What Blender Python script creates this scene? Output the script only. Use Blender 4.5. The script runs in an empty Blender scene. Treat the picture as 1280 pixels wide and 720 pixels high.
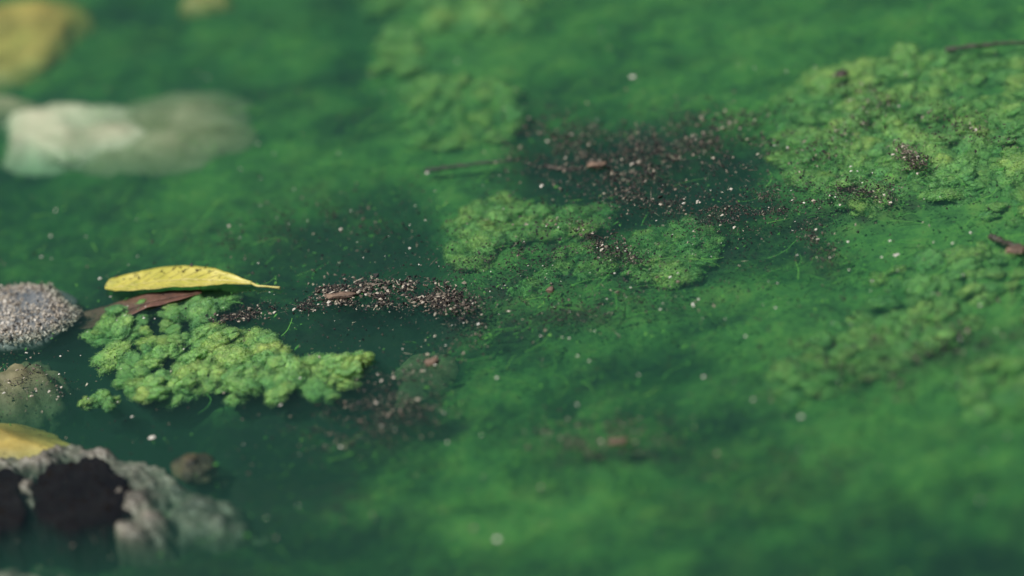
import bpy, math, random
import numpy as np
from mathutils import Vector, Matrix

SC = bpy.context.scene
COL = SC.collection
random.seed(7)
RNG = np.random.default_rng(7)

# ------------------------------------------------------------------ camera
ELEV, ROLL, DIST = math.radians(31.0), math.radians(12.0), 1.40
FW = 0.36                                   # metres across the frame at the focus distance
F = np.array([0.0, math.cos(ELEV), -math.sin(ELEV)])
R0 = np.array([1.0, 0.0, 0.0]); U0 = np.cross(R0, F)
RT = math.cos(ROLL) * R0 - math.sin(ROLL) * U0
UP = math.sin(ROLL) * R0 + math.cos(ROLL) * U0
CAM = -F * DIST
cd = bpy.data.cameras.new("camera"); cam = bpy.data.objects.new("camera", cd); COL.objects.link(cam)
cd.sensor_width = 36.0; cd.lens = 36.0 * DIST / FW
cd.clip_start = 0.02; cd.clip_end = 200.0
m = Matrix.Identity(4)
for r in range(3):
    m[r][0], m[r][1], m[r][2], m[r][3] = RT[r], UP[r], -F[r], CAM[r]
cam.matrix_world = m
cd.dof.use_dof = True
cd.dof.focus_distance = DIST + 0.012
cd.dof.aperture_fstop = 3.4
SC.camera = cam

# ------------------------------------------------------------------ sky, sun, exposure
SUN_EL, SUN_AZ = math.radians(60), math.radians(-98)      # azimuth from +Y towards +X
w = bpy.data.worlds.new("World"); SC.world = w; w.use_nodes = True
nt = w.node_tree
sky = nt.nodes.new("ShaderNodeTexSky"); sky.sky_type = 'NISHITA'; sky.sun_disc = False
sky.sun_elevation = SUN_EL; sky.sun_rotation = SUN_AZ
bg = nt.nodes["Background"]; bg.inputs[1].default_value = 0.055
nt.links.new(sky.outputs[0], bg.inputs[0])
sl = bpy.data.lights.new("sun", 'SUN'); sl.energy = 4.7; sl.angle = math.radians(0.6); sl.color = (1.0, 0.95, 0.87)
sun = bpy.data.objects.new("sun", sl); COL.objects.link(sun)
sd = Vector((math.sin(SUN_AZ) * math.cos(SUN_EL), math.cos(SUN_AZ) * math.cos(SUN_EL), math.sin(SUN_EL)))
sun.rotation_euler = sd.to_track_quat('Z', 'Y').to_euler()
sun.location = sd * 3
SC.view_settings.view_transform = 'Standard'; SC.view_settings.look = 'None'
SC.view_settings.exposure = 0.2; SC.view_settings.gamma = 1.0
SC.render.engine = 'CYCLES'
SC.cycles.use_denoising = True
SC.cycles.max_bounces = 10; SC.cycles.volume_bounces = 3; SC.cycles.transparent_max_bounces = 16

# ------------------------------------------------------------------ helpers
K = FW / 1280.0                              # metres per picture pixel at the focus distance
def rays(px, py):
    sx = (np.asarray(px, float) - 640) * K; sy = (360 - np.asarray(py, float)) * K
    return F[None] * DIST + sx[..., None] * RT + sy[..., None] * UP
def PP(px, py, z=0.0):
    d = rays(np.atleast_1d(px), np.atleast_1d(py)); t = (np.asarray(z) - CAM[2]) / d[:, 2]
    return CAM + d * t[:, None]
def P(px, py, z=0.0):
    return PP(px, py, z)[0]
def pix(xyz):
    v = xyz - CAM; dpt = v @ F
    return 640 + (v @ RT) / dpt * DIST / K, 360 - (v @ UP) / dpt * DIST / K

def hash2(ix, iy, s):
    h = (ix.astype(np.int64) * 374761393 + iy.astype(np.int64) * 668265263 + s * 982451653) & 0xFFFFFFFF
    h = ((h ^ (h >> 13)) * 1274126177) & 0xFFFFFFFF
    return ((h ^ (h >> 16)) & 0xFFFFFF) / float(0xFFFFFF)
def vnoise(x, y, s=0):
    ix, iy = np.floor(x), np.floor(y); fx, fy = x - ix, y - iy
    fx = fx * fx * fx * (fx * (fx * 6 - 15) + 10); fy = fy * fy * fy * (fy * (fy * 6 - 15) + 10)
    a, b = hash2(ix, iy, s), hash2(ix + 1, iy, s); c, d = hash2(ix, iy + 1, s), hash2(ix + 1, iy + 1, s)
    return (a + (b - a) * fx) * (1 - fy) + (c + (d - c) * fx) * fy
def fbm(x, y, s=0, o=4):
    v, a, t = 0, 1.0, 0
    for k in range(o):
        v = v + a * (vnoise(x * 2**k + 17.3 * k, y * 2**k - 9.1 * k, s + k) - 0.5); t += a; a *= 0.55
    return v / t * 2

def mesh(name, V, Fc, mat, smooth=True, attr=None):
    me = bpy.data.meshes.new(name)
    V = np.asarray(V, np.float32); Fc = np.asarray(Fc, np.int32)
    n, k = Fc.shape
    me.vertices.add(len(V)); me.vertices.foreach_set("co", V.ravel())
    me.loops.add(n * k); me.loops.foreach_set("vertex_index", Fc.ravel())
    me.polygons.add(n); me.polygons.foreach_set("loop_start", np.arange(0, n * k, k, dtype=np.int32))
    me.update(calc_edges=True)
    me.polygons.foreach_set("use_smooth", np.full(n, smooth))
    if attr is not None:
        for nm, data in attr.items():
            a = me.attributes.new(nm, 'FLOAT', 'POINT'); a.data.foreach_set("value", np.asarray(data, np.float32))
    if mat: me.materials.append(mat)
    return me
def obj(name, me, parent=None, loc=None, rotz=None, scale=None):
    o = bpy.data.objects.new(name, me); COL.objects.link(o)
    if parent: o.parent = parent
    if loc is not None: o.location = loc
    if rotz is not None: o.rotation_euler = (0, 0, rotz)
    if scale is not None: o.scale = scale
    return o
def tag(o, label, cat=None, group=None, kind=None):
    o["label"] = label
    if cat: o["category"] = cat
    if group: o["group"] = group
    if kind: o["kind"] = kind
    return o
def empty(name, loc):
    o = bpy.data.objects.new(name, None); COL.objects.link(o); o.location = loc
    o.empty_display_size = 0.01
    return o

_ico = {}
def ico(sub):
    if sub not in _ico:
        import bmesh
        bm = bmesh.new(); bmesh.ops.create_icosphere(bm, subdivisions=sub, radius=1.0)
        bm.verts.ensure_lookup_table()
        _ico[sub] = (np.array([v.co[:] for v in bm.verts]), np.array([[v.index for v in f.verts] for f in bm.faces]))
        bm.free()
    V, Fc = _ico[sub]
    return V.copy(), Fc.copy()

# ------------------------------------------------------------------ materials
def newmat(name):
    mt = bpy.data.materials.new(name); mt.use_nodes = True
    t = mt.node_tree; b = t.nodes["Principled BSDF"]
    return mt, t, b
def N(t, typ, **kw):
    n = t.nodes.new(typ)
    for k, v in kw.items():
        if k in n.inputs: n.inputs[k].default_value = v
        else: setattr(n, k, v)
    return n
def ramp(t, stops, fac=None):
    r = t.nodes.new("ShaderNodeValToRGB"); e = r.color_ramp.elements
    while len(e) < len(stops): e.new(0.5)
    for q, (p, c) in zip(e, stops): q.position = p; q.color = (*c, 1)
    if fac: t.links.new(fac, r.inputs[0])
    return r
def noise(t, scale, detail=4, rough=0.55, coord='Object', dim=None):
    tc = t.nodes.new("ShaderNodeTexCoord"); n = t.nodes.new("ShaderNodeTexNoise")
    n.inputs["Scale"].default_value = scale; n.inputs["Detail"].default_value = detail; n.inputs["Roughness"].default_value = rough
    if coord == 'World':
        g = t.nodes.new("ShaderNodeNewGeometry"); t.links.new(g.outputs["Position"], n.inputs["Vector"])
    else:
        t.links.new(tc.outputs[coord], n.inputs["Vector"])
    return n
def bump(t, b, h, strength, dist):
    bp = t.nodes.new("ShaderNodeBump"); bp.inputs["Strength"].default_value = strength; bp.inputs["Distance"].default_value = dist
    t.links.new(h, bp.inputs["Height"]); t.links.new(bp.outputs[0], b.inputs["Normal"])

# water: a calm film over murky green water
M_WATER = bpy.data.materials.new("murky_water"); M_WATER.use_nodes = True
t = M_WATER.node_tree; t.nodes.clear()
out = t.nodes.new("ShaderNodeOutputMaterial")
tr = t.nodes.new("ShaderNodeBsdfTransparent"); gl = t.nodes.new("ShaderNodeBsdfGlossy"); gl.inputs["Roughness"].default_value = 0.03
fr = t.nodes.new("ShaderNodeFresnel"); fr.inputs["IOR"].default_value = 1.33
mx = t.nodes.new("ShaderNodeMixShader")
t.links.new(fr.outputs[0], mx.inputs[0]); t.links.new(tr.outputs[0], mx.inputs[1]); t.links.new(gl.outputs[0], mx.inputs[2])
t.links.new(mx.outputs[0], out.inputs["Surface"])
wn = noise(t, 55, 3, 0.5, 'World')
bp = t.nodes.new("ShaderNodeBump"); bp.inputs["Strength"].default_value = 0.5; bp.inputs["Distance"].default_value = 0.0016
t.links.new(wn.outputs[0], bp.inputs["Height"]); t.links.new(bp.outputs[0], gl.inputs["Normal"]); t.links.new(bp.outputs[0], fr.inputs["Normal"])
SCAT = (2.4, 6.5, 5.2); ABSO = (52.0, 27.0, 38.0)          # per metre
vs = t.nodes.new("ShaderNodeVolumeScatter"); va = t.nodes.new("ShaderNodeVolumeAbsorption"); ad = t.nodes.new("ShaderNodeAddShader")
ms = max(SCAT); vs.inputs["Density"].default_value = ms; vs.inputs["Color"].default_value = (*[c / ms for c in SCAT], 1)
ma = max(ABSO) * 1.02; va.inputs["Density"].default_value = ma; va.inputs["Color"].default_value = (*[1 - c / ma for c in ABSO], 1)
t.links.new(vs.outputs[0], ad.inputs[0]); t.links.new(va.outputs[0], ad.inputs[1]); t.links.new(ad.outputs[0], out.inputs["Volume"])

# lake bed: green algae film over grey-brown silt
M_BED, t, b = newmat("algae_covered_bed")
n1 = noise(t, 60, 8, 0.66, 'World'); n2 = noise(t, 420, 5, 0.7, 'World')
mxn = N(t, "ShaderNodeMath", operation='MULTIPLY_ADD'); t.links.new(n2.outputs[0], mxn.inputs[0]); mxn.inputs[1].default_value = 0.45; t.links.new(n1.outputs[0], mxn.inputs[2])
rp = ramp(t, [(0.52, (0.035, 0.085, 0.035)), (0.66, (0.075, 0.185, 0.055)), (0.76, (0.11, 0.25, 0.065)), (0.92, (0.19, 0.30, 0.08))], mxn.outputs[0])
sa_ = t.nodes.new("ShaderNodeAttribute"); sa_.attribute_name = "silt"; mc = t.nodes.new("ShaderNodeMix"); mc.data_type = 'RGBA'
ca_ = t.nodes.new("ShaderNodeAttribute"); ca_.attribute_name = "cover"
n4 = noise(t, 260, 6, 0.7, 'World')
cm = N(t, "ShaderNodeMath", operation='MULTIPLY_ADD'); t.links.new(n4.outputs[0], cm.inputs[0]); cm.inputs[1].default_value = 5.0; t.links.new(ca_.outputs["Fac"], cm.inputs[2])
mr = t.nodes.new("ShaderNodeMapRange"); mr.interpolation_type = 'SMOOTHSTEP'; t.links.new(cm.outputs[0], mr.inputs[0]); mr.inputs[1].default_value = 3.2; mr.inputs[2].default_value = 7.6
mg = t.nodes.new("ShaderNodeMix"); mg.data_type = 'RGBA'; t.links.new(mr.outputs[0], mg.inputs[0]); mg.inputs[6].default_value = (0.016, 0.024, 0.021, 1); t.links.new(rp.outputs[0], mg.inputs[7])
t.links.new(sa_.outputs["Fac"], mc.inputs[0]); t.links.new(mg.outputs[2], mc.inputs[6]); mc.inputs[7].default_value = (0.045, 0.035, 0.03, 1)
t.links.new(mc.outputs[2], b.inputs["Base Color"]); b.inputs["Roughness"].default_value = 0.9; b.inputs["Specular IOR Level"].default_value = 0.1

# algae clumps
M_ALGAE, t, b = newmat("filamentous_algae")
n1 = noise(t, 130, 4, 0.6, 'World'); oi = t.nodes.new("ShaderNodeObjectInfo")
ma_ = N(t, "ShaderNodeMath", operation='MULTIPLY_ADD'); t.links.new(oi.outputs["Random"], ma_.inputs[0]); ma_.inputs[1].default_value = 0.35; t.links.new(n1.outputs[0], ma_.inputs[2])
rp = ramp(t, [(0.35, (0.16, 0.41, 0.14)), (0.66, (0.26, 0.50, 0.15)), (0.98, (0.42, 0.57, 0.16))], ma_.outputs[0])
t.links.new(rp.outputs[0], b.inputs["Base Color"]); b.inputs["Roughness"].default_value = 0.75; b.inputs["Specular IOR Level"].default_value = 0.2
b.inputs["Subsurface Weight"].default_value = 0.7; b.inputs["Subsurface Radius"].default_value = (0.8, 1.0, 0.4); b.inputs["Subsurface Scale"].default_value = 0.0022
tl = t.nodes.new("ShaderNodeBsdfTranslucent"); mx = t.nodes.new("ShaderNodeMixShader"); mx.inputs[0].default_value = 0.25
t.links.new(rp.outputs[0], tl.inputs["Color"]); t.links.new(b.outputs[0], mx.inputs[1]); t.links.new(tl.outputs[0], mx.inputs[2])
t.links.new(mx.outputs[0], t.nodes["Material Output"].inputs["Surface"])
n3 = noise(t, 1600, 3, 0.7, 'World'); bump(t, b, n3.outputs[0], 0.6, 0.0006)

# debris grains, tone attribute 0 dark .. 1 pale
def grainmat(name, stops, rough=0.6, spec=0.3):
    mt, t, b = newmat(name)
    at = t.nodes.new("ShaderNodeAttribute"); at.attribute_name = "tone"
    rp = ramp(t, stops, at.outputs["Fac"]); t.links.new(rp.outputs[0], b.inputs["Base Color"])
    b.inputs["Roughness"].default_value = rough; b.inputs["Specular IOR Level"].default_value = spec
    return mt
M_GRAIN = grainmat("plant_debris", [(0.0, (0.012, 0.010, 0.010)), (0.35, (0.042, 0.034, 0.028)), (0.6, (0.15, 0.12, 0.092)), (0.8, (0.34, 0.295, 0.23)), (1.0, (0.68, 0.64, 0.57))])
M_FLOC = grainmat("algae_flocs", [(0.0, (0.03, 0.10, 0.03)), (0.5, (0.08, 0.26, 0.05)), (1.0, (0.20, 0.40, 0.08))], 0.9, 0.1)

def plain(name, c1, c2, scale, rough=0.6, spec=0.4, bstr=0.4, bdist=0.001, coord='World', stops=None):
    mt, t, b = newmat(name)
    n = noise(t, scale, 6, 0.6, coord)
    rp = ramp(t, stops or [(0.35, c1), (0.68, c2)], n.outputs[0]); t.links.new(rp.outputs[0], b.inputs["Base Color"])
    b.inputs["Roughness"].default_value = rough; b.inputs["Specular IOR Level"].default_value = spec
    n2 = noise(t, scale * 5, 4, 0.6, coord); bump(t, b, n2.outputs[0], bstr, bdist)
    return mt
M_STONE_GREY = plain("wet_grey_stone", (0.09, 0.105, 0.115), (0.20, 0.21, 0.21), 120, 0.25)
M_STONE_BROWN = plain("silty_brown_stone", (0.10, 0.10, 0.05), (0.24, 0.22, 0.12), 90, 0.7)
M_STONE_YELLOW = plain("yellow_ochre_stone", (0.20, 0.16, 0.04), (0.44, 0.35, 0.10), 70, 0.55)
M_STONE_PALE = plain("pale_beige_stone", (0.36, 0.32, 0.23), (0.66, 0.59, 0.46), 50, 0.6)
M_STONE_SILT = plain("algae_stained_beige_stone", (0.16, 0.17, 0.09), (0.36, 0.33, 0.22), 60, 0.8, 0.2)
M_STONE_MOSS = plain("dark_mossy_stone", (0.015, 0.015, 0.01), (0.10, 0.08, 0.04), 150, 0.7)
M_HOLLOW_SHADE = plain("hollow_shade", (0.004, 0.0035, 0.0035), (0.011, 0.010, 0.009), 80, 0.9, 0.05)  # near-black colour painting the shade inside the rock's hollows
M_STONE_TAUPE = plain("grey_beige_stone", (0.05, 0.05, 0.04), (0.21, 0.19, 0.155), 130, 0.5)
M_TWIG = plain("wet_twig_bark", (0.02, 0.018, 0.014), (0.10, 0.08, 0.06), 300, 0.45)
M_BARK = plain("bark_chip_wood", (0.05, 0.032, 0.022), (0.24, 0.16, 0.11), 500, 0.6)
M_FLECK = plain("pale_fleck", (0.45, 0.43, 0.37), (0.80, 0.78, 0.70), 900, 0.4)

M_LEAF, t, b = newmat("yellow_leaf")
n1 = noise(t, 140, 5, 0.6); n2 = noise(t, 620, 3, 0.7)
r1 = ramp(t, [(0.3, (0.28, 0.29, 0.045)), (0.55, (0.44, 0.40, 0.07)), (0.8, (0.54, 0.48, 0.14))], n1.outputs[0])
r2 = ramp(t, [(0.60, (0, 0, 0)), (0.67, (1, 1, 1))], n2.outputs[0])
mc = t.nodes.new("ShaderNodeMix"); mc.data_type = 'RGBA'
t.links.new(r2.outputs[0], mc.inputs[0]); t.links.new(r1.outputs[0], mc.inputs[6]); mc.inputs[7].default_value = (0.08, 0.07, 0.02, 1)
t.links.new(mc.outputs[2], b.inputs["Base Color"]); b.inputs["Roughness"].default_value = 0.5
M_VEIN = plain("leaf_vein", (0.42, 0.38, 0.10), (0.58, 0.52, 0.20), 300, 0.5)
M_DEADLEAF = plain("reddish_brown_leaf", (0.06, 0.032, 0.024), (0.19, 0.095, 0.068), 120, 0.55)

# ------------------------------------------------------------------ lake bed
SILT = [((400,374,580,380),14,.9),((262,402,395,384),9,.6),((690,190,900,172),34,.6),((790,210,900,285),18,.6),((700,286,790,322),13,.7),((980,255,1130,242),15,.5),
        ((1015,285,1035,325),9,.5),((1120,188,1155,212),9,.8),((1050,95,1120,132),9,.4),((300,285,470,280),18,.4),((575,350,690,325),12,.5),((600,380,820,365),12,.35),
        ((400,545,540,500),22,.45),((690,545,830,540),15,.5),((1000,430,1270,410),22,.35),((860,600,1060,565),18,.35),((500,400,545,455),16,.3),((225,600,400,585),34,.7),((60,690,260,700),40,.5)]
def silt(x, y):
    u, v = pix(np.stack([x, y, np.zeros_like(x)], -1).reshape(-1, 3)); o = np.zeros(len(u))
    for (a, b_, c, d_), wd, am in SILT:
        L = (c - a) ** 2 + (d_ - b_) ** 2; tt = np.clip(((u - a) * (c - a) + (v - b_) * (d_ - b_)) / L, 0, 1)
        q = ((u - a - tt * (c - a)) / 1.6) ** 2 + (v - b_ - tt * (d_ - b_)) ** 2
        o = np.maximum(o, am * np.exp(-q / (wd * wd)))
    nz = fbm(u / 18, v / 8, 61, 4)
    return np.clip(o * (1 + 1.6 * nz) + 0.10 * (nz > 0.3), 0, 1).reshape(x.shape)
GREEN = np.array([
 [4,3,3,4,4,3,5.5,5.5,4,4,4.3,4.3,4.3,4.3,4.3,4.3],
 [3,3,3.5,3.5,3.5,3,4,5,3,3,4,4,4,5.5,5.5,5.5],
 [2,3,3.5,4,4,4,3.6,4,0.8,0.3,1.5,0.5,4.5,6.5,6.5,6.5],
 [3,3,4,3.6,2.4,1.8,1.2,5,4,3,3,3,3,4.5,5.5,5.5],
 [3,2,2,2.6,2.2,1,0.6,3,4,4,4,5,5,4,5,5],
 [1,0,2,3,2,0,1,3,3,2,2,4,4,5,5,5],
 [1,0,0,1,1,2,3,4,3,4,3,3,4,4,4,4],
 [1,1,1,1,2,3,4,4,4,4,3,3,3,4,4,3],
 [2,2,2,2,2,2,3,3,3,3,4,3,3,2,2,2]], float)
def greenness(x, y):
    u, v = pix(np.stack([x, y, np.zeros_like(x)], -1).reshape(-1, 3))
    u = np.clip((u - 40) / 80, 0, 14.999); v = np.clip((v - 40) / 80, 0, 7.999)
    i, j = u.astype(int), v.astype(int); fu, fv = u - i, v - j
    fu = fu * fu * (3 - 2 * fu); fv = fv * fv * (3 - 2 * fv)
    g = (GREEN[j, i] * (1 - fu) + GREEN[j, i + 1] * fu) * (1 - fv) + (GREEN[j + 1, i] * (1 - fu) + GREEN[j + 1, i + 1] * fu) * fv
    return g.reshape(x.shape)
def bed_g(x, y):
    wx = x + 0.012 * fbm(x * 40, y * 40, 31, 3); wy = y + 0.018 * fbm(x * 40, y * 30, 37, 3)
    g = greenness(wx, wy)
    g = g + 1.0 * fbm(x * 24, y * 30, 3, 4) + 0.35 * fbm(x * 95, y * 105, 11, 4)
    return g
def bed_depth(x, y):
    return 0.019 * np.exp(-0.21 * np.clip(bed_g(x, y), 0, 8.5)) + 0.0004 * fbm(x * 500, y * 400, 5, 2)
fine = np.arange(-0.30, 0.3001, 0.0016)
oute = np.array([0.32, 0.36, 0.42, 0.5, 0.65, 0.9, 1.4, 2.2, 4.0])
gx = np.concatenate([-oute[::-1], fine, oute]); gy = gx * 1.25
X, Y = np.meshgrid(gx, gy)
Z = -bed_depth(X, Y)
nx, ny = len(gx), len(gy)
idx = np.arange(nx * ny).reshape(ny, nx)
quads = np.stack([idx[:-1, :-1], idx[:-1, 1:], idx[1:, 1:], idx[1:, :-1]], -1).reshape(-1, 4)
bed = obj("lake_bed", mesh("lake_bed", np.stack([X, Y, Z], -1).reshape(-1, 3), quads, M_BED, attr={"silt": silt(X, Y).ravel(), "cover": (bed_g(X, Y) + 1.9 * fbm(X * 42, Y * 60, 101, 5)).ravel()}))
tag(bed, "green algae covered lake bed showing through murky water", kind="structure")

# ------------------------------------------------------------------ water body
s, d = 3.9, 0.12
V = [(-s, -s, 0), (s, -s, 0), (s, s, 0), (-s, s, 0), (-s, -s, -d), (s, -s, -d), (s, s, -d), (-s, s, -d)]
Fq = [(0, 1, 2, 3), (7, 6, 5, 4), (0, 4, 5, 1), (1, 5, 6, 2), (2, 6, 7, 3), (3, 7, 4, 0)]
water = obj("water", mesh("water", V, Fq, M_WATER, smooth=False))
tag(water, "still murky green lake water", kind="structure")

# ------------------------------------------------------------------ algae mats
def puff(seed):
    rs = np.random.default_rng(seed)
    V, Fc = ico(4)
    nb = 46
    C = rs.normal(size=(nb, 3)); C /= np.linalg.norm(C, axis=1)[:, None]
    C *= rs.uniform(0.4, 0.72, nb)[:, None]; rr = rs.uniform(0.16, 0.34, nb)
    acc = np.zeros(len(V)); q_ = 22.0
    for c, r in zip(C, rr):
        pb = V @ c; q = pb * pb - (c @ c - r * r)
        acc += np.where(q > 0, np.exp(q_ * (pb + np.sqrt(np.maximum(q, 0)))), 0)
    best = np.log(acc + math.exp(q_ * 0.5)) / q_
    V = V * best[:, None] + rs.normal(scale=0.012, size=V.shape)
    V[:, 2] *= 0.62
    # velvety shell of fine filament ends
    nh = 3600
    base = V[rs.integers(0, len(V), nh)] * (1 + np.abs(rs.normal(scale=0.09, size=(nh, 1)))) + rs.normal(scale=0.025, size=(nh, 3))
    d1 = rs.normal(size=(nh, 3)); d1 /= np.linalg.norm(d1, axis=1)[:, None]
    d2 = np.cross(d1, rs.normal(size=(nh, 3))); d2 /= np.linalg.norm(d2, axis=1)[:, None]
    ln = rs.uniform(0.03, 0.085, nh)[:, None]
    HV = np.stack([base - d1 * ln, base + d1 * ln, base + d2 * ln * 0.6], 1).reshape(-1, 3)
    HF = np.arange(nh * 3).reshape(-1, 3) + len(V)
    return np.concatenate([V, HV]), np.concatenate([Fc, HF])
PUFFS = [mesh("clump", *puff(100 + k), M_ALGAE) for k in range(9)]

def inpoly(x, y, poly):
    ins = False; n = len(poly); j = n - 1
    for i in range(n):
        xi, yi = poly[i]; xj, yj = poly[j]
        if (yi > y) != (yj > y) and x < (xj - xi) * (y - yi) / (yj - yi) + xi: ins = not ins
        j = i
    return ins
def mat_spots(poly, n, dmin, ybias=0.5, thin=None):
    xs = [p[0] for p in poly]; ys = [p[1] for p in poly]; pts = []
    for _ in range(n * 60):
        x, y = random.uniform(min(xs), max(xs)), random.uniform(min(ys), max(ys))
        if not inpoly(x, y, poly): continue
        if thin and random.random() > thin(x, y): continue
        if any(((x - a) ** 2 + ((y - c) / ybias) ** 2) < dmin * dmin for a, c in pts): continue
        pts.append((x, y))
        if len(pts) >= n: break
    return pts
def algae_mat(label, polys, n, dmin, size, z, group="algae mats", thin=None, flat=1.0, onbed=False):
    cx = np.mean([p[0] for p in polys[0]]); cy = np.mean([p[1] for p in polys[0]])
    root = empty("algae_mat", P(cx, cy, 0)); tag(root, label, "algae", group)
    base = Vector(root.location)
    for poly in polys:
        for (x, y) in mat_spots(poly, n, dmin, thin=thin):
            zz = random.uniform(*z)
            if onbed:
                q0 = P(x, y); zz += -float(bed_depth(np.array([q0[0]]), np.array([q0[1]]))[0])
            p = Vector(P(x, y, zz)) - base
            r = random.uniform(*size) * K * 0.5
            c = obj("clump", random.choice(PUFFS), root, p, random.uniform(0, 6.28), (r * random.uniform(.9, 1.5), r * random.uniform(.9, 1.4), r * random.uniform(.75, 1.15) * flat))
            c.rotation_euler.x = random.uniform(-.3, .3); c.rotation_euler.y = random.uniform(-.3, .3)
    return root
M1 = [(118,400),(140,388),(175,380),(215,376),(275,378),(285,385),(262,398),(250,410),(285,412),(300,425),(330,415),(350,418),(358,440),(340,450),(370,458),(400,450),(430,452),(440,462),(437,480),(415,496),(380,490),(350,494),(310,496),(280,488),(230,490),(180,493),(150,486),(148,470),(165,460),(125,445),(118,425)]
def thin1(x, y):
    return 0.06 + 0.94 * float(vnoise(np.array(x / 24.0), np.array(y / 11.0), 5) > 0.45)
algae_mat("bright lumpy green algae mat just below the yellow leaf", [M1], 130, 12.5, (16, 46), (-0.0046, -0.0013), thin=thin1, flat=0.7)
algae_mat("short bright green finger of algae pointing right off the lumpy mat", [[(430,455),(445,444),(458,440),(465,446),(456,454),(440,462)]], 9, 6, (15, 24), (-0.002, 0.0008))
algae_mat("small detached green algae tuft left below the lumpy mat", [[(100,506),(112,497),(135,494),(150,502),(146,511),(120,508)]], 11, 7, (12, 22), (-0.004, -0.001))
algae_mat("soft green algae cushion with dark pits left of the debris in the middle", [[(562,322),(572,285),(592,258),(630,252),(665,268),(720,270),(745,258),(775,262),(745,288),(700,292),(650,300),(620,318),(600,334)]], 75, 13, (24, 48), (0.0, 0.0023), flat=0.8, onbed=True)
algae_mat("smooth oval green algae cushion under the middle debris", [[(780,318),(800,296),(850,288),(892,300),(896,322),(860,345),(815,350),(790,340)]], 40, 14, (26, 46), (0.0, 0.0018), flat=0.6, onbed=True)
algae_mat("dim little yellow green algae patch below the middle cushion", [[(640,365),(660,348),(690,346),(692,362),(660,376)]], 10, 11, (20, 32), (-0.0012, 0.0004), onbed=True)
algae_mat("loose green algae patch between middle cushion and oval cushion", [[(690,330),(720,300),(760,318),(770,345),(720,350)]], 16, 13, (20, 36), (-0.0014, 0.0002), onbed=True)
M3 = [(945,172),(975,150),(1000,112),(1045,84),(1110,72),(1200,70),(1330,55),(1330,300),(1200,262),(1150,240),(1080,262),(1010,235),(985,205)]
algae_mat("broad bumpy green algae mat along the right edge", [M3], 230, 17, (26, 56), (-0.0008, 0.0014), flat=0.65, thin=lambda x, y: 0.2 + 0.8 * float(vnoise(np.array(x / 34.0), np.array(y / 15.0), 9) > 0.4), onbed=True)
algae_mat("blurred green algae cloud at the top edge left of centre", [[(450,-15),(515,-15),(510,14),(470,18)], [(540,-12),(690,-12),(660,30),(580,40),(530,25)], [(475,45),(505,38),(525,70),(515,95),(485,85)]], 30, 20, (34, 60), (-0.001, 0.001), flat=0.7, onbed=True)
algae_mat("blurred pale green algae patch above the dark twig", [[(505,140),(520,110),(590,95),(635,120),(640,160),(600,190),(520,180)]], 42, 19, (28, 56), (-0.001, 0.001), flat=0.7, onbed=True)
algae_mat("streaky yellow green algae patch low on the right", [[(960,480),(1000,440),(1060,405),(1180,385),(1230,400),(1150,440),(1080,475),(1000,500)]], 45, 22, (26, 50), (-0.0004, 0.0018), flat=0.6, onbed=True)

algae_mat("broken yellow green algae scraps down the right edge below the broad mat", [[(1090,350),(1180,310),(1310,310),(1310,400),(1200,372),(1110,385)], [(1190,470),(1310,430),(1310,520),(1220,520)]], 30, 24, (20, 48), (-0.0004, 0.0018), flat=0.6, onbed=True, thin=lambda x, y: 0.15 + 0.85 * float(vnoise(np.array(x / 40.0), np.array(y / 16.0), 19) > 0.5))
# ------------------------------------------------------------------ fragments
OCT_F = np.array([[0,2,4],[2,1,4],[1,3,4],[3,0,4],[2,0,5],[1,2,5],[3,1,5],[0,3,5]])
def rot(n, tilt, rs):
    a = rs.uniform(0, 2 * np.pi, n); b = rs.normal(scale=tilt, size=n); c = rs.normal(scale=tilt, size=n)
    ca, sa, cb, sb, cc, sc_ = np.cos(a), np.sin(a), np.cos(b), np.sin(b), np.cos(c), np.sin(c)
    z = np.zeros(n); o = np.ones(n)
    Rz = np.stack([ca, -sa, z, sa, ca, z, z, z, o], -1).reshape(n, 3, 3)
    Ry = np.stack([cb, z, sb, z, o, z, -sb, z, cb], -1).reshape(n, 3, 3)
    Rx = np.stack([o, z, z, z, cc, -sc_, z, sc_, cc], -1).reshape(n, 3, 3)
    return Rx @ Ry @ Rz
def grains(pos, size, tone, rs, flat=(0.35, 0.8), tilt=0.5, elong=(0.7, 1.6)):
    n = len(pos)
    base = np.array([[1,0,0],[-1,0,0],[0,1,0],[0,-1,0],[0,0,1],[0,0,-1]], float)
    v = base[None] + rs.normal(scale=0.28, size=(n, 6, 3))
    sc_ = np.stack([size * rs.uniform(*elong, n), size * rs.uniform(.6, 1.1, n), size * rs.uniform(*flat, n)], -1) * 0.5
    thin_ = rs.uniform(size=n) < 0.14; sc_[thin_] *= np.stack([rs.uniform(1.6, 3.2, n), np.full(n, .35), np.full(n, .5)], -1)[thin_]
    v = np.einsum('nij,nkj->nki', rot(n, tilt, rs), v * sc_[:, None]) + pos[:, None]
    f = OCT_F[None] + (np.arange(n) * 6)[:, None, None]
    return v.reshape(-1, 3), f.reshape(-1, 3), np.repeat(tone, 6)

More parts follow.
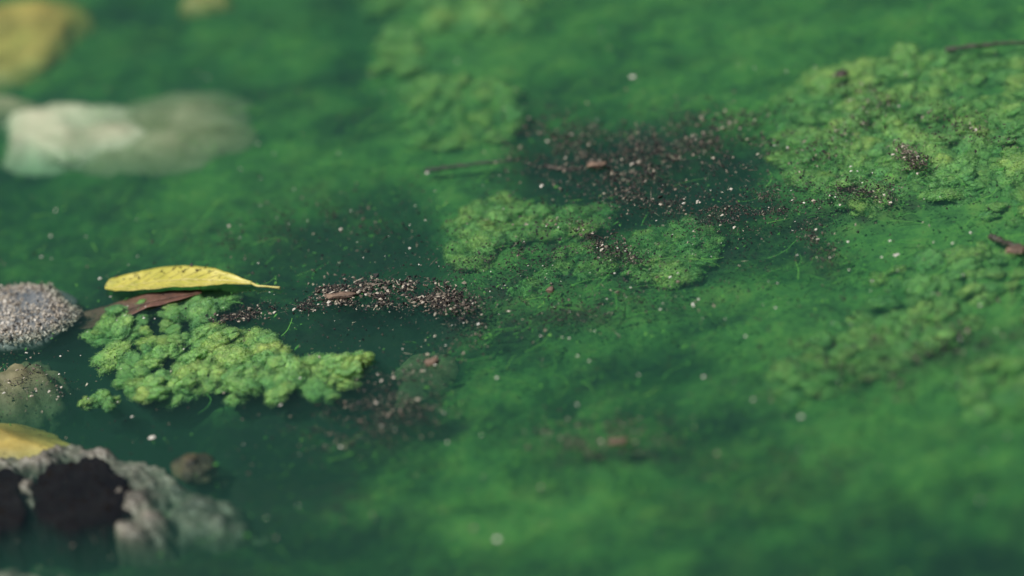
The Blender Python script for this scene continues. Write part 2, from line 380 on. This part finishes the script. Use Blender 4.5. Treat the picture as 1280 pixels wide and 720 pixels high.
def curve_pts(stroke, n, spread, rs):
    st = np.array(stroke, float); seg = np.linalg.norm(np.diff(st, axis=0), axis=1); cum = np.concatenate([[0], np.cumsum(seg)])
    u = rs.uniform(0, cum[-1], n); x = np.interp(u, cum, st[:, 0]); y = np.interp(u, cum, st[:, 1])
    return x + rs.normal(scale=spread[0], size=n), y + rs.normal(scale=spread[1], size=n)
BIG = []      # spots for single larger grains, filled by the drifts
def drift(label, stroke, n, spread, seed, size=(0.35, 1.3), tone=(0.0, 0.85), z=(-0.0016, 0.0003), tp=1.6, big=0):
    rs = np.random.default_rng(seed)
    n = int(n * 3.4); spread = (spread[0], spread[1] * 0.95)
    x, y = curve_pts(stroke, n * 2, spread, rs)
    keep = rs.uniform(size=n * 2) < 0.08 + 1.1 * np.clip(0.42 + 1.9 * fbm(x / 24, y / 11, seed, 3), 0, 1)
    x, y = x[keep][:n], y[keep][:n]; n = len(x)
    zz = rs.uniform(*z, n); pos = PP(x, y, zz)
    sz = (size[0] + (size[1] - size[0]) * rs.uniform(size=n) ** 3.4) * 1e-3 * 0.85
    tn = np.where(rs.uniform(size=n) < 0.30 + 0.18 * tp, rs.uniform(0, 0.28, n), tone[0] + (tone[1] - tone[0]) * rs.uniform(0.3, 1, n))
    V, Fc, T = grains(pos, sz, tn, rs)
    o = obj("plant_debris", mesh("plant_debris", V, Fc, M_GRAIN, smooth=False, attr={"tone": T}))
    tag(o, label, "debris", kind="stuff")
    if big:
        bx, by = curve_pts(stroke, big, (spread[0] * .8, spread[1] * .8), rs)
        BIG.append((label, list(zip(bx, by))))
    return o
drift("dense dark drift of plant crumbs right of the yellow leaf's stalk", [(400,372),(440,366),(500,364),(545,370),(578,378)], 1350, (15, 9.5), 1, size=(0.4, 2.0), tp=1.0, big=40)
drift("thin drift of plant crumbs crossing the lumpy algae mat", [(262,402),(310,392),(350,388),(395,382)], 380, (10, 5), 2, size=(0.35, 1.4), big=12)
drift("wide brown drift of crumbs in the upper middle", [(665,172),(720,180),(760,200),(800,205),(850,185),(915,158),(960,172)], 2000, (40, 24), 3, size=(0.4, 1.6), tone=(0.05, 0.8), tp=1.3, big=30)
drift("brown crumbs trailing down the middle below the wide drift", [(800,205),(770,235),(850,245),(890,265),(905,285),(990,240)], 1100, (28, 15), 4, big=14)
drift("speckled crumbs over the middle algae cushion's right end", [(695,282),(730,292),(770,312),(790,325)], 480, (16, 9), 5, tp=2.0, big=12)
drift("dark crumbs between middle drift and right algae mat", [(970,262),(1020,240),(1060,240),(1130,240)], 420, (20, 9), 6, tp=2.2, tone=(0, .8), big=6)
drift("small crumb trail running down right of the middle", [(1010,280),(1030,305),(1035,325)], 150, (9, 8), 7, tp=1.6, big=4)
drift("clot of brown crumbs in the middle of the right algae mat", [(1120,185),(1138,192),(1155,212)], 260, (9, 7), 8, z=(-0.0005, 0.002), tp=1.2, big=8)
drift("scattered crumbs on the upper part of the right algae mat", [(1055,95),(1110,130),(1125,125),(1175,150),(1260,170)], 420, (24, 12), 9, z=(-0.0005, 0.002), tp=1.9, big=6)
drift("scattered crumbs on the left part of the right algae mat", [(990,205),(1035,180),(1050,165),(1090,145)], 240, (14, 8), 10, z=(-0.0005, 0.002), tp=1.9)
drift("faint dark specks above the yellow leaf's stalk", [(270,300),(340,280),(420,262),(480,290)], 520, (30, 12), 11, z=(-0.0035, 0.0), tone=(0, .7), tp=2.2, big=4)
drift("sparse crumbs trailing down from the dense dark drift", [(580,385),(590,410),(560,440),(540,452),(470,480)], 260, (16, 10), 12, z=(-0.003, 0.0), tone=(.1, .9), tp=1.3, big=9)
drift("sparse crumbs around the sunken brown stone at the left edge", [(5,460),(40,478),(70,495)], 150, (26, 13), 13, z=(-0.001, 0.0005), tone=(.3, .9), tp=1.0, big=8)
drift("blurred brown crumbs left of centre near the bottom", [(400,545),(470,515),(540,500)], 750, (30, 18), 14, z=(-0.0022, 0.0), tone=(.1, .8), big=6)
drift("pinkish brown crumbs low in the middle", [(690,545),(760,550),(830,535)], 480, (30, 14), 15, z=(-0.002, 0.0), tone=(.1, .85), tp=1.2, big=6)
drift("dark blurred crumbs low on the right", [(1000,420),(1100,470),(1200,420),(1275,410)], 460, (45, 24), 16, z=(-0.003, 0.0), tone=(0, .7), tp=2.0, size=(.4, 1.9))
drift("dark crumbs below the middle cushions", [(600,375),(660,395),(740,385),(820,360)], 420, (34, 12), 17, z=(-0.003, 0.0), tone=(0, .8), tp=2.2, big=5)
drift("crumbs at the left edge of the middle cushion", [(575,350),(600,330),(640,325),(690,320)], 300, (18, 9), 18, z=(-0.003, 0.0), tone=(0, .75), tp=2.0)
drift("blurred dark crumbs near the bottom right", [(860,600),(960,575),(1060,560)], 200, (30, 16), 19, z=(-0.004, 0.0), tone=(0, .6), tp=2.0)
# fine specks all over the water
rs = np.random.default_rng(40); n = 6500
x, y = rs.uniform(-120, 1400, n), rs.uniform(-80, 800, n)
V, Fc, T = grains(PP(x, y, rs.uniform(-0.004, 0.0003, n)), (0.25 + 1.0 * rs.uniform(size=n) ** 4) * 1e-3, rs.uniform(size=n) ** 2.2 * 0.85, rs)
tag(obj("fine_specks", mesh("fine_specks", V, Fc, M_GRAIN, smooth=False, attr={"tone": T})), "fine dark specks strewn over the whole water surface", "debris", kind="stuff")
n = 9500
x, y = rs.normal(700, 230, n), rs.normal(0, 62, n); y = y + 300 - (x - 700) * 0.14
V, Fc, T = grains(PP(x, y, rs.uniform(-0.004, 0.0002, n)), (0.2 + 0.9 * rs.uniform(size=n) ** 3) * 1e-3, rs.uniform(size=n) ** 2.6 * 0.8, rs)
tag(obj("fine_specks", mesh("fine_specks", V, Fc, M_GRAIN, smooth=False, attr={"tone": T})), "fine dark grit peppering the algae in the middle", "debris", kind="stuff")
# green flocs hanging in the water
n = 150000
x, y = rs.uniform(-150, 1430, n), rs.uniform(-120, 840, n)
p0 = PP(x, y, 0.0); g = greenness(p0[:, 0], p0[:, 1]); k = rs.uniform(size=n) < (np.clip(g, 0.6, 7) / 7) ** 1.4 * np.clip(0.6 + fbm(x / 60, y / 26, 77, 4) * 1.6, 0, 1)
k = k & ~((x < 200) & (y > 555)); x, y = x[k], y[k]; n = len(x)
dmx = 0.0045
V, Fc, T = grains(PP(x, y, -0.0010 - dmx * rs.uniform(size=n)), (0.25 + 1.0 * rs.uniform(size=n) ** 3) * 1e-3, np.clip(0.35 + 0.5 * fbm(x / 40, y / 18, 91, 3) + rs.normal(scale=.16, size=n), 0, 1), rs, flat=(0.15, 0.4), tilt=0.25, elong=(.8, 2.2))
tag(obj("algae_flocs", mesh("algae_flocs", V, Fc, M_FLOC, smooth=False, attr={"tone": T})), "fine green algae flocs hanging in the murky water", "algae", kind="stuff")

# fine algae strands trailing under the surface
rs = np.random.default_rng(44); n = 6000; seg = 7
x, y = rs.uniform(-100, 1380, n), rs.uniform(-60, 780, n); p0 = PP(x, y, 0.0)
g = greenness(p0[:, 0], p0[:, 1]); k = rs.uniform(size=n) < np.clip((g - 1.5) / 5, 0, 1) * np.clip(0.45 + 1.8 * fbm(x / 70, y / 30, 55, 3), 0, 1)
p0 = p0[k]; n = len(p0); ang = rs.normal(0.25, 0.5, n); cur = rs.normal(scale=0.16, size=n); ln = rs.uniform(0.004, 0.016, n) / seg
z0 = rs.uniform(-0.005, -0.0016, n); dz = rs.normal(scale=0.12, size=n); wd = rs.uniform(0.00010, 0.00026, n)
pts = [np.stack([p0[:, 0], p0[:, 1], z0], -1)]; sides = []
for q in range(seg):
    sides.append(np.stack([-np.sin(ang), np.cos(ang), np.zeros(n)], -1))
    nxt = pts[-1] + np.stack([np.cos(ang), np.sin(ang), dz], -1) * ln[:, None]; nxt[:, 2] = np.clip(nxt[:, 2], -0.007, -0.0014); pts.append(nxt)
    ang = ang + cur + rs.normal(scale=0.12, size=n)
sides.append(sides[-1])
V = np.stack([np.stack([p + sd_ * wd[:, None] * (1 - .5 * q / seg), p - sd_ * wd[:, None] * (1 - .5 * q / seg)], 1) for q, (p, sd_) in enumerate(zip(pts, sides))], 1)   # n, seg+1, 2, 3
ix = np.arange(n * (seg + 1) * 2).reshape(n, seg + 1, 2)
Fc = np.stack([ix[:, :-1, 0], ix[:, :-1, 1], ix[:, 1:, 1], ix[:, 1:, 0]], -1).reshape(-1, 4)
tag(obj("algae_strands", mesh("algae_strands", V.reshape(-1, 3), Fc, M_FLOC, True, {"tone": np.repeat(rs.uniform(.2, .8, n), (seg + 1) * 2)})), "fine green algae strands trailing under the water surface", "algae", kind="stuff")

# ------------------------------------------------------------------ stones
def stone_mesh(name, mat, seed, sub=5, rough=0.16, facets=11):
    rs = np.random.default_rng(seed); V, Fc = ico(sub)
    D = rs.normal(size=(facets, 3)); D /= np.linalg.norm(D, axis=1)[:, None]; off = rs.uniform(0.6, 0.92, facets)
    rad = np.ones(len(V))
    for dvec, o in zip(D, off):
        c = V @ dvec; rad = np.where(c > 0.05, np.minimum(rad, o / np.maximum(c, .05)), rad)
    a, bb, c = V.T
    nse = fbm(a * 1.7 + c * 1.1 + seed, bb * 1.7 - c * 0.9, seed, 4) * rough + fbm(a * 6 + c * 4, bb * 6 - c * 5 + seed, seed + 3, 3) * rough * 0.25
    return mesh(name, V * (rad + nse)[:, None], Fc, mat)
def dirx(px, py, dx=10, dy=0):
    v = P(px + dx, py + dy) - P(px, py); return math.atan2(v[1], v[0])
def stone(name, label, px, py, wpx, hpx, ztop, thick, mat, seed, rough=0.16, cat="stone", group=None, ang=None, facets=4):
    """body centred so that its top reaches ztop (metres above water)"""
    root = empty(name, P(px, py, 0)); tag(root, label, cat, group)
    zc = ztop - thick / 2
    o = obj("body", stone_mesh("body", mat, seed, rough=rough, facets=facets), root, (0, 0, zc), dirx(px, py) if ang is None else ang,
            (wpx * K / 2, hpx * K / 2 / math.sin(ELEV), thick / 2))
    return root, o
# stone crusted with grains at the left edge
cr, crb = stone("crusted_stone", "wet grey stone crusted with tan grains at the left edge", 14, 386, 200, 74, 0.0022, 0.014, M_STONE_GREY, 21, 0.10)
rs = np.random.default_rng(50)
Vb, Fb = np.array([v.co[:] for v in crb.data.vertices]), None
bpy.context.view_layer.update()
M4 = np.array(crb.matrix_world); Vw = Vb @ M4[:3, :3].T + M4[:3, 3]
top = Vw[Vw[:, 2] > -0.0026]
u, v = pix(top)
cdist = ((u - 42) / 22) ** 2 + ((v - 374) / 10) ** 2
wgt = np.clip(cdist - 0.3, 0.10, 1.0); wgt /= wgt.sum()
n = 8000; pk = top[rs.choice(len(top), n, p=wgt)] + rs.normal(scale=0.0009, size=(n, 3)) * [1, 1, .35]
V, Fc, T = grains(pk, (0.45 + 0.9 * rs.uniform(size=n) ** 2) * 1e-3, np.where(rs.uniform(size=n) < .2, rs.uniform(.1, .45, n), rs.uniform(.72, 1.0, n)), rs, flat=(.5, .9))
V = V - np.array(cr.location)
o = obj("crust", mesh("crust", V, Fc, M_GRAIN, smooth=False, attr={"tone": T}), cr); tag(o, "crust of tan and pinkish grains", kind="stuff")

stone("sunken_stone", "sunken olive brown stone under the crusted stone", 18, 462, 140, 70, -0.0015, 0.03, M_STONE_BROWN, 22, 0.3)
stone("ochre_stone", "yellow ochre stone sinking into the water at the lower left edge", -6, 546, 280, 56, 0.0006, 0.018, M_STONE_YELLOW, 23, 0.10)
def hollow_rock():
    """low shore rock, its rim just above water, with two hollows, their shade painted as near-black sheets"""
    us, vs = np.meshgrid(np.arange(-160, 420, 2.0), np.arange(536, 800, 1.5)); u, v = us.ravel(), vs.ravel()
    w0 = PP(u, v, 0.0)
    un = u + 34 * fbm(u / 46, v / 20, 71, 4); vn = v + 17 * fbm(u / 40, v / 22, 73, 4)
    rim = [(-160, 566), (40, 567), (112, 563), (150, 574), (164, 600), (172, 632), (168, 652)]
    dd = np.full(len(u), 1e9)
    for (a, b_), (c, d_) in zip(rim[:-1], rim[1:]):
        L = (c - a) ** 2 + (2 * (d_ - b_)) ** 2; tt = np.clip(((un - a) * (c - a) + 4 * (vn - b_) * (d_ - b_)) / L, 0, 1)
        dd = np.minimum(dd, (un - a - tt * (c - a)) ** 2 + (2 * (vn - b_ - tt * (d_ - b_))) ** 2)
    out_ = np.clip((un - 150) / 60, 0, 1)                     # the shoulder slopes off slowly on the right
    h = -0.042 + (0.0412 + 0.0022 * fbm(u / 40, v / 20, 78, 3)) * np.exp(-(dd / (40.0 + 48 * out_) ** 2) ** 1.5)
    h = np.maximum(h, -0.042 + 0.0408 * np.exp(-(((un - 38) / 20) ** 2 + ((vn - 600) / 48) ** 2) ** 1.5))
    h = np.maximum(h, -0.042 + 0.0372 * np.exp(-(((un - 245) / 110) ** 2 + ((vn - 622) / 52) ** 2) ** 1.5))
    h = np.maximum(h, -0.042 + 0.0390 * np.exp(-(((un - 20) / 140) ** 2 + ((vn - 716) / 34) ** 2) ** 1.5))
    for cx_, cy_, rr_, top_ in ((126, 584, 36, .0420), (70, 574, 30, .0414), (160, 640, 24, .0412), (8, 576, 26, .0412), (146, 612, 24, .0418), (40, 600, 22, .0414)):
        h = np.maximum(h, -0.042 + top_ * np.exp(-(((un - cx_) / rr_) ** 2 + ((vn - cy_) / (rr_ * .55)) ** 2) ** 1.5))
    h = h + 0.0022 * fbm(u / 18, v / 9, 75, 4) + 0.0006 * fbm(u / 5, v / 2.5, 76, 3)
    w0[:, 2] = h
    o0 = P(110, 600); root = empty("hollow_rock", o0); tag(root, "low grey beige shore rock with black hollows at the bottom left", "rock")
    ny_, nx_ = us.shape; ix = np.arange(nx_ * ny_).reshape(ny_, nx_)
    q = np.stack([ix[:-1, :-1], ix[1:, :-1], ix[1:, 1:], ix[:-1, 1:]], -1).reshape(-1, 4)
    obj("body", mesh("body", w0 - o0, q, M_STONE_TAUPE), root)
    for cx_, cy_, rx_, ry_ in ((101, 617, 60, 46), (-24, 622, 56, 44)):  # one near-black sheet per hollow, standing in for its shade
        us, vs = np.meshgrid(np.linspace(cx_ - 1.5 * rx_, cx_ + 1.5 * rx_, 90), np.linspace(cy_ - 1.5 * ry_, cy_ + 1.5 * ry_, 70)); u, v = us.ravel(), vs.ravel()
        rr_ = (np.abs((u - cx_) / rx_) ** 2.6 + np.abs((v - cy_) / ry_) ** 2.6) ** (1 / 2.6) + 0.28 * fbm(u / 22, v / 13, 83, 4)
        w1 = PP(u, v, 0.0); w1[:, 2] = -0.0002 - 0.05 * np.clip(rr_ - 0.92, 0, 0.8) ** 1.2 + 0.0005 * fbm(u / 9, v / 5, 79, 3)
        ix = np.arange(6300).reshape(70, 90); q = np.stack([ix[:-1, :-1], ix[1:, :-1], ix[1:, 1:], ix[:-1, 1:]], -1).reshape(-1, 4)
        tag(obj("hollow", mesh("hollow", w1 - o0, q, M_HOLLOW_SHADE), root), "hollow with its shade painted near black")
hollow_rock()
stone("pebble", "small dark pebble with tan top right of the rock with black hollows", 238, 573, 52, 26, -0.001, 0.008, M_STONE_MOSS, 29, 0.4)
stone("sunken_stone", "pale sunken stone slanting below the dense dark drift", 524, 426, 120, 84, -0.0105, 0.03, M_STONE_BROWN, 49, 0.1)
stone("yellow_stone", "blurred yellow stone in the top left corner", 10, 34, 260, 140, 0.0006, 0.022, M_STONE_YELLOW, 30, 0.14)
stone("yellow_stone", "blurred olive yellow stone peeking in at the top edge", 250, -16, 110, 36, -0.0025, 0.02, M_STONE_YELLOW, 35, 0.2)
stone("pale_stone", "blurred whitish stone just at the surface at upper left", 88, 150, 290, 84, -0.0012, 0.02, M_STONE_PALE, 57, 0.3)
stone("sunken_stone", "sunken beige stone fading right of the whitish stone", 190, 146, 400, 150, -0.0034, 0.034, M_STONE_SILT, 32, 0.14)
stone("sunken_stone", "sunken beige stone fading left of the whitish stone", -10, 120, 240, 80, -0.003, 0.03, M_STONE_SILT, 37, 0.14)

# ------------------------------------------------------------------ leaves
def leaf_blade(name, st, mat, zf, nx=70, ny=14, cup=0.0016, thick=0.00025, wob=0.0005, seed=0):
    st = np.array(st, float); u = np.linspace(st[0, 0], st[-1, 0], nx)
    yt, yb = np.interp(u, st[:, 0], st[:, 1]), np.interp(u, st[:, 0], st[:, 2])
    for _ in range(3):
        yt[1:-1] = (yt[:-2] + 2 * yt[1:-1] + yt[2:]) / 4; yb[1:-1] = (yb[:-2] + 2 * yb[1:-1] + yb[2:]) / 4
    V = []
    for i in range(nx):
        f = np.linspace(0, 1, ny); yy = yt[i] * (1 - f) + yb[i] * f
        p = PP(np.full(ny, u[i]), yy, 0.0)
        e = (2 * f - 1)
        p[:, 2] += zf(i / (nx - 1)) + cup * e * e * min(1, (yb[i] - yt[i]) / 14) + wob * fbm(p[:, 0] * 200, p[:, 1] * 200, seed, 3)
        V.append(p)
    V = np.array(V); top = V.reshape(-1, 3); bot = top - [0, 0, thick]
    idx = np.arange(nx * ny).reshape(nx, ny); n = nx * ny
    q = np.stack([idx[:-1, :-1], idx[:-1, 1:], idx[1:, 1:], idx[1:, :-1]], -1).reshape(-1, 4)
    rim = np.concatenate([idx[:, 0], idx[-1, 1:], idx[::-1, -1][1:], idx[0, ::-1][1:]])
    rq = np.stack([rim[:-1], rim[1:], rim[1:] + n, rim[:-1] + n], -1)
    mid = V[:, ny // 2]
    return np.concatenate([top, bot]), np.concatenate([q, q[:, ::-1] + n, rq]), mid
def tube(pts, rad, k=7):
    pts = np.array(pts, float); rad = np.broadcast_to(rad, len(pts)); n = len(pts); V = []
    for i in range(n):
        tg = pts[min(i + 1, n - 1)] - pts[max(i - 1, 0)]; tg /= np.linalg.norm(tg)
        s = np.cross(tg, [0, 0, 1.0]); s /= np.linalg.norm(s); q = np.cross(s, tg)
        a = np.arange(k) * 2 * np.pi / k
        V.append(pts[i] + rad[i] * (np.cos(a)[:, None] * s + np.sin(a)[:, None] * q))
    V = np.concatenate(V); idx = np.arange(n * k).reshape(n, k)
    q = np.stack([idx[:-1], np.roll(idx[:-1], -1, 1), np.roll(idx[1:], -1, 1), idx[1:]], -1).reshape(-1, 4)
    V = np.concatenate([V, pts[[0]], pts[[-1]]]); a = np.arange(k)
    c0 = np.stack([np.roll(idx[0], -1), idx[0], np.full(k, n * k), np.full(k, n * k)], -1)
    c1 = np.stack([idx[-1], np.roll(idx[-1], -1), np.full(k, n * k + 1), np.full(k, n * k + 1)], -1)
    return V, q, (c0[:, :3], c1[:, :3])
def tube_obj(name, pts, rad, mat, parent=None, origin=(0, 0, 0), k=7):
    V, q, (c0, c1) = tube(pts, rad, k)
    tri = np.concatenate([q[:, [0, 1, 2]], q[:, [0, 2, 3]], c0, c1])
    return obj(name, mesh(name, V - np.array(origin), tri, mat), parent)

lf = empty("yellow_leaf", P(230, 360, 0)); tag(lf, "yellow green willow shaped leaf floating with its stalk to the right", "leaf")
L0 = np.array(lf.location)
V, q, mid = leaf_blade("blade", [(132,361,364),(136,356,368),(146,353,371),(160,350,371),(178,347,370),(198,343,369),(218,341,368),(238,341,367),(258,342,365),(275,345,363),(290,349,361),(304,353,359.5),(316,355.5,359)], M_LEAF, lambda s: 0.0009 + 0.0008 * math.sin(s * 3.14), cup=0.0014, seed=3)
blade = obj("blade", mesh("blade", V - L0, q, M_LEAF), lf)
tube_obj("midrib", mid[2:] + [0, 0, 0.00012], np.linspace(0.00018, 0.00035, len(mid) - 2), M_VEIN, blade, L0)
G = V[:70 * 14].reshape(70, 14, 3)
for k in range(6, 54, 6):
    for sgn in (-1, 1):
        pl = [G[min(k + 2 * e_, 69), 6 + (1 if sgn > 0 else 0) + sgn * e_] + [0, 0, .0001] for e_ in range(0, 6)]
        tube_obj("side_vein", pl, np.linspace(.00016, .00007, 6), M_VEIN, blade, L0, 5)
st = [mid[-1]] + [P(x, y, z) for x, y, z in ((322, 357.5, .0012), (332, 358, .0009), (342, 359, .0008), (350, 360, .0009))]
tube_obj("stalk", st, [.0005, .00045, .0004, .0004, .0006], M_VEIN, lf, L0)
rs = np.random.default_rng(61)
n = 32; f = rs.uniform(0.08, 0.75, n); e = rs.uniform(0.0, 0.3, n); ii = (f * 69).astype(int); jj = (e * 13).astype(int)
n = 32; pk = V.reshape(-1, 3)[ii * 14 + jj] + [0, 0, .0003]
Vg, Fg, T = grains(pk, rs.uniform(.4, 1.2, n) * 1e-3, rs.uniform(0, .45, n), rs)
o = obj("speck", mesh("speck", Vg - L0, Fg, M_GRAIN, False, {"tone": T}), lf); tag(o, "dark specks of dirt along the leaf's upper edge", kind="stuff")

bl = empty("brown_leaf", P(170, 380, 0)); tag(bl, "reddish brown leaf half sunk beneath the yellow leaf", "leaf")
B0 = np.array(bl.location)
V, q, mid = leaf_blade("blade", [(66,384,388),(90,376,394),(115,373,397),(145,371,394),(175,368,388),(205,365,381),(232,363,374),(252,362,365)], M_DEADLEAF, lambda s: -0.0085 + 0.0083 * min(1, s * 1.6), cup=0.0006, seed=8)
bb = obj("blade", mesh("blade", V - B0, q, M_DEADLEAF), bl)
tube_obj("midrib", mid[2:-1] + [0, 0, 0.0001], 0.0003, M_DEADLEAF, bb, B0)

# ------------------------------------------------------------------ twigs and bark chips
def twig(label, pts, rad, seed, nub=True, group="twigs"):
    rs = np.random.default_rng(seed); w_ = np.array([P(*p) for p in pts]); s = np.linspace(0, 1, len(w_)); ss = np.linspace(0, 1, 26)
    line = np.stack([np.interp(ss, s, w_[:, k]) for k in range(3)], -1) + rs.normal(scale=rad * .25, size=(26, 3))
    r = rad * (1 - 0.5 * ss) * rs.uniform(.8, 1.2, 26)
    o0 = line[0].copy(); root = empty("twig", o0); tag(root, label, "twig", group)
    tube_obj("stem", line, r, M_TWIG, root, o0, 8)
    if nub:
        a = line[15]; d2 = line[17] - line[13]; d2 /= np.linalg.norm(d2); side = np.array([-d2[1], d2[0], .25])
        tube_obj("side_shoot", [a, a + (d2 + side) * rad * 3, a + (d2 * 2 + side) * rad * 5], [rad * .5, rad * .4, rad * .2], M_TWIG, root, o0, 6)
twig("thin dark twig at the surface left of the wide brown drift", [(532,214,-.0045),(560,209,-.0034),(600,204,-.0028),(650,199,-.0026)], 0.0010, 1, False)
twig("short dark stick by the pinkish bark chip in the upper middle", [(682,208,-.001),(705,212,-.0008),(728,211,-.001)], 0.0009, 2, False)
twig("blurred dark twig near the top right corner", [(1180,62,-.002),(1230,57,-.001),(1300,50,-.001)], 0.0010, 3, False)
twig("dark stick poking in at the right edge", [(1238,296,-.002),(1262,305,-.0008),(1300,314,-.001)], 0.0012, 4, False)
CHIP_V, CHIP_F = ico(2)
def chip(label, px, py, wpx, hpx, ang, mat, seed, z=0.0006, group="bark chips", name="bark_chip", cat="bark chip"):
    rs = np.random.default_rng(seed); V = CHIP_V + rs.normal(scale=.14, size=CHIP_V.shape)
    V = np.sign(V) * np.abs(V) ** 0.8 * [wpx * K / 2, hpx * K / 2 / .52, 0.0009]
    o = obj(name, mesh(name, V, CHIP_F, mat, False), None, P(px, py, z), dirx(px, py) + ang); tag(o, label, cat, group); return o
chip("orange brown bark chip at the left end of the dense dark drift", 424, 369, 40, 6, 0.1, M_BARK, 1)
chip("pinkish bark chip in the wide brown drift", 745, 206, 28, 6, 0.12, M_BARK, 2)
chip("small tan bark chip low beside the trailing crumbs", 540, 452, 18, 6, 0.3, M_BARK, 3)
chip("tiny reddish chip on the dim yellow green patch", 688, 362, 10, 5, 0.0, M_BARK, 4)
chip("blurred brown bark chip low in the middle", 772, 551, 26, 6, 0.1, M_BARK, 5)
chip("pinkish brown chip beside the dark stick at the right edge", 1270, 312, 26, 8, 0.0, M_BARK, 6)
chip("bent dark chip at the top left of the right algae mat", 1052, 92, 18, 9, 0.2, M_TWIG, 7)

# ------------------------------------------------------------------ single flecks and grains
FV = []
for k in range(6):
    rs = np.random.default_rng(200 + k); V, Fc = ico(1); V = (V + rs.normal(scale=.16, size=V.shape)) * [1, .75, .35]
    FV.append(mesh("pale_fleck", V, Fc, M_FLECK, False))
GV = []
for k in range(8):
    rs = np.random.default_rng(230 + k); V, Fc = ico(1); V = (V + rs.normal(scale=.2, size=V.shape)) * [1, .7, .45]
    GV.append(mesh("debris_grain", V, Fc, M_GRAIN, False, {"tone": np.full(len(V), rs.uniform(.5, .95))}))
def fleck(px, py, s, label, group):
    o = obj("pale_fleck", random.choice(FV), None, P(px, py, 0.0002), random.uniform(0, 6), (s * .72 * K / 2 * random.uniform(.8, 1.5), s * .72 * K / 2, s * .72 * K / 2))
    tag(o, label, "fleck", group); return o
UNIQ = [((190,547), 15, "largest pale oval fleck, floating left above the dark pebble"), ((512,310), 6, "bright lone fleck above the dense dark drift"),
        ((534,216), 8, "white fleck at the left tip of the thin dark twig"), ((677,232), 7, "white fleck in dark water below the thin dark twig"),
        ((125,348), 6, "white fleck just above the yellow leaf's left end"), ((598,405), 8, "white fleck right of the trailing crumbs"),
        ((240,440), 5, "tiny white fleck on top of the lumpy algae mat"), ((1119,319), 7, "bright fleck right of the small crumb trail"),
        ((622,674), 9, "blurred white fleck low at the bottom of the middle"), ((866,380), 6, "bright fleck with reddish edge right of centre"),
        ((621,472), 8, "soft pale fleck alone in the lower middle green"), ((791,96), 9, "blurred white fleck at the top right of centre")]
for (x, y), s, l in UNIQ: fleck(x, y, s, l, "pale flecks")
def region(x, y):
    if x < 420:
        if y < 210: return "tiny pale fleck floating in the upper left"
        if y < 345: return "tiny pale fleck on the water above the yellow leaf"
        if y < 510: return "tiny pale fleck around the lumpy algae mat"
        return "tiny pale fleck floating in the lower left water"
    if x < 860:
        if y < 180: return "tiny pale fleck floating in the top middle"
        if y < 330: return "tiny pale fleck floating near the middle drift"
        if y < 470: return "tiny pale fleck floating just below the middle cushions"
        return "tiny pale fleck floating low in the middle"
    if y < 270: return "tiny pale fleck floating at the upper right"
    if y < 430: return "tiny pale fleck floating at the middle right"
    return "tiny pale fleck floating at the lower right"
known = [(22,184),(68,312-50),(65,295),(107,294),(52,322),(64,325),(324,178),(302,210),(325,224),(360,281),(437,262),(570,76),(632,134),(750,36),(944,86),(985,90),(970,181),(985,183),(855,254),(890,236),(960,258),(1004,254),(1046,248),(1062,215),(1070,212),(1064,208),(1114,300),(1120,320),(1104,322),(836,347),(788,360),(830,381),(866,381),(875,372),(972,355),(968,385),(1090,362),(1190,303),(1212,289),(1190,305),(1206,342),(1060,300),(720,445),(675,420),(712,424),(555,430),(500,350),(545,455),(76,444),(73,467),(46,488),(5,490),(1226,380),(1090,353),(560,552),(720,505),(880,470),(940,500),(1000,520),(930,420),(352,505),(165,520),(425,560)]
rs_ = random.Random(5)
for x, y in known: fleck(x + rs_.uniform(-2, 2), y + rs_.uniform(-2, 2), rs_.triangular(2.6, 7.0, 3.8), region(x, y), region(x, y).replace("tiny pale fleck", "tiny pale flecks"))
for _ in range(95):
    x, y = rs_.uniform(0, 1280), rs_.triangular(0, 720, 330)
    fleck(x, y, rs_.uniform(2.2, 4.2), region(x, y), region(x, y).replace("tiny pale fleck", "tiny pale flecks"))
for _ in range(70):  # extra tiny pale flecks standing in for small glints on the water
    x = rs_.gauss(680, 260); y = rs_.gauss(320, 70) - (x - 680) * 0.12
    if 0 < x < 1280: fleck(x, y, rs_.uniform(1.8, 3.2), region(x, y), region(x, y).replace("tiny pale fleck", "tiny pale flecks"))
for lab, pts in BIG:
    l2 = "larger tan grain lying in the " + lab
    l2 = " ".join(l2.split()[:16])
    for (x, y) in pts:
        o = obj("debris_grain", rs_.choice(GV), None, P(x, y, rs_.uniform(-.0003, .0007)), rs_.uniform(0, 6), (rs_.uniform(3.4, 6.5) * K / 2,) * 3)
        tag(o, l2, "debris grain", "larger grains in the " + lab)
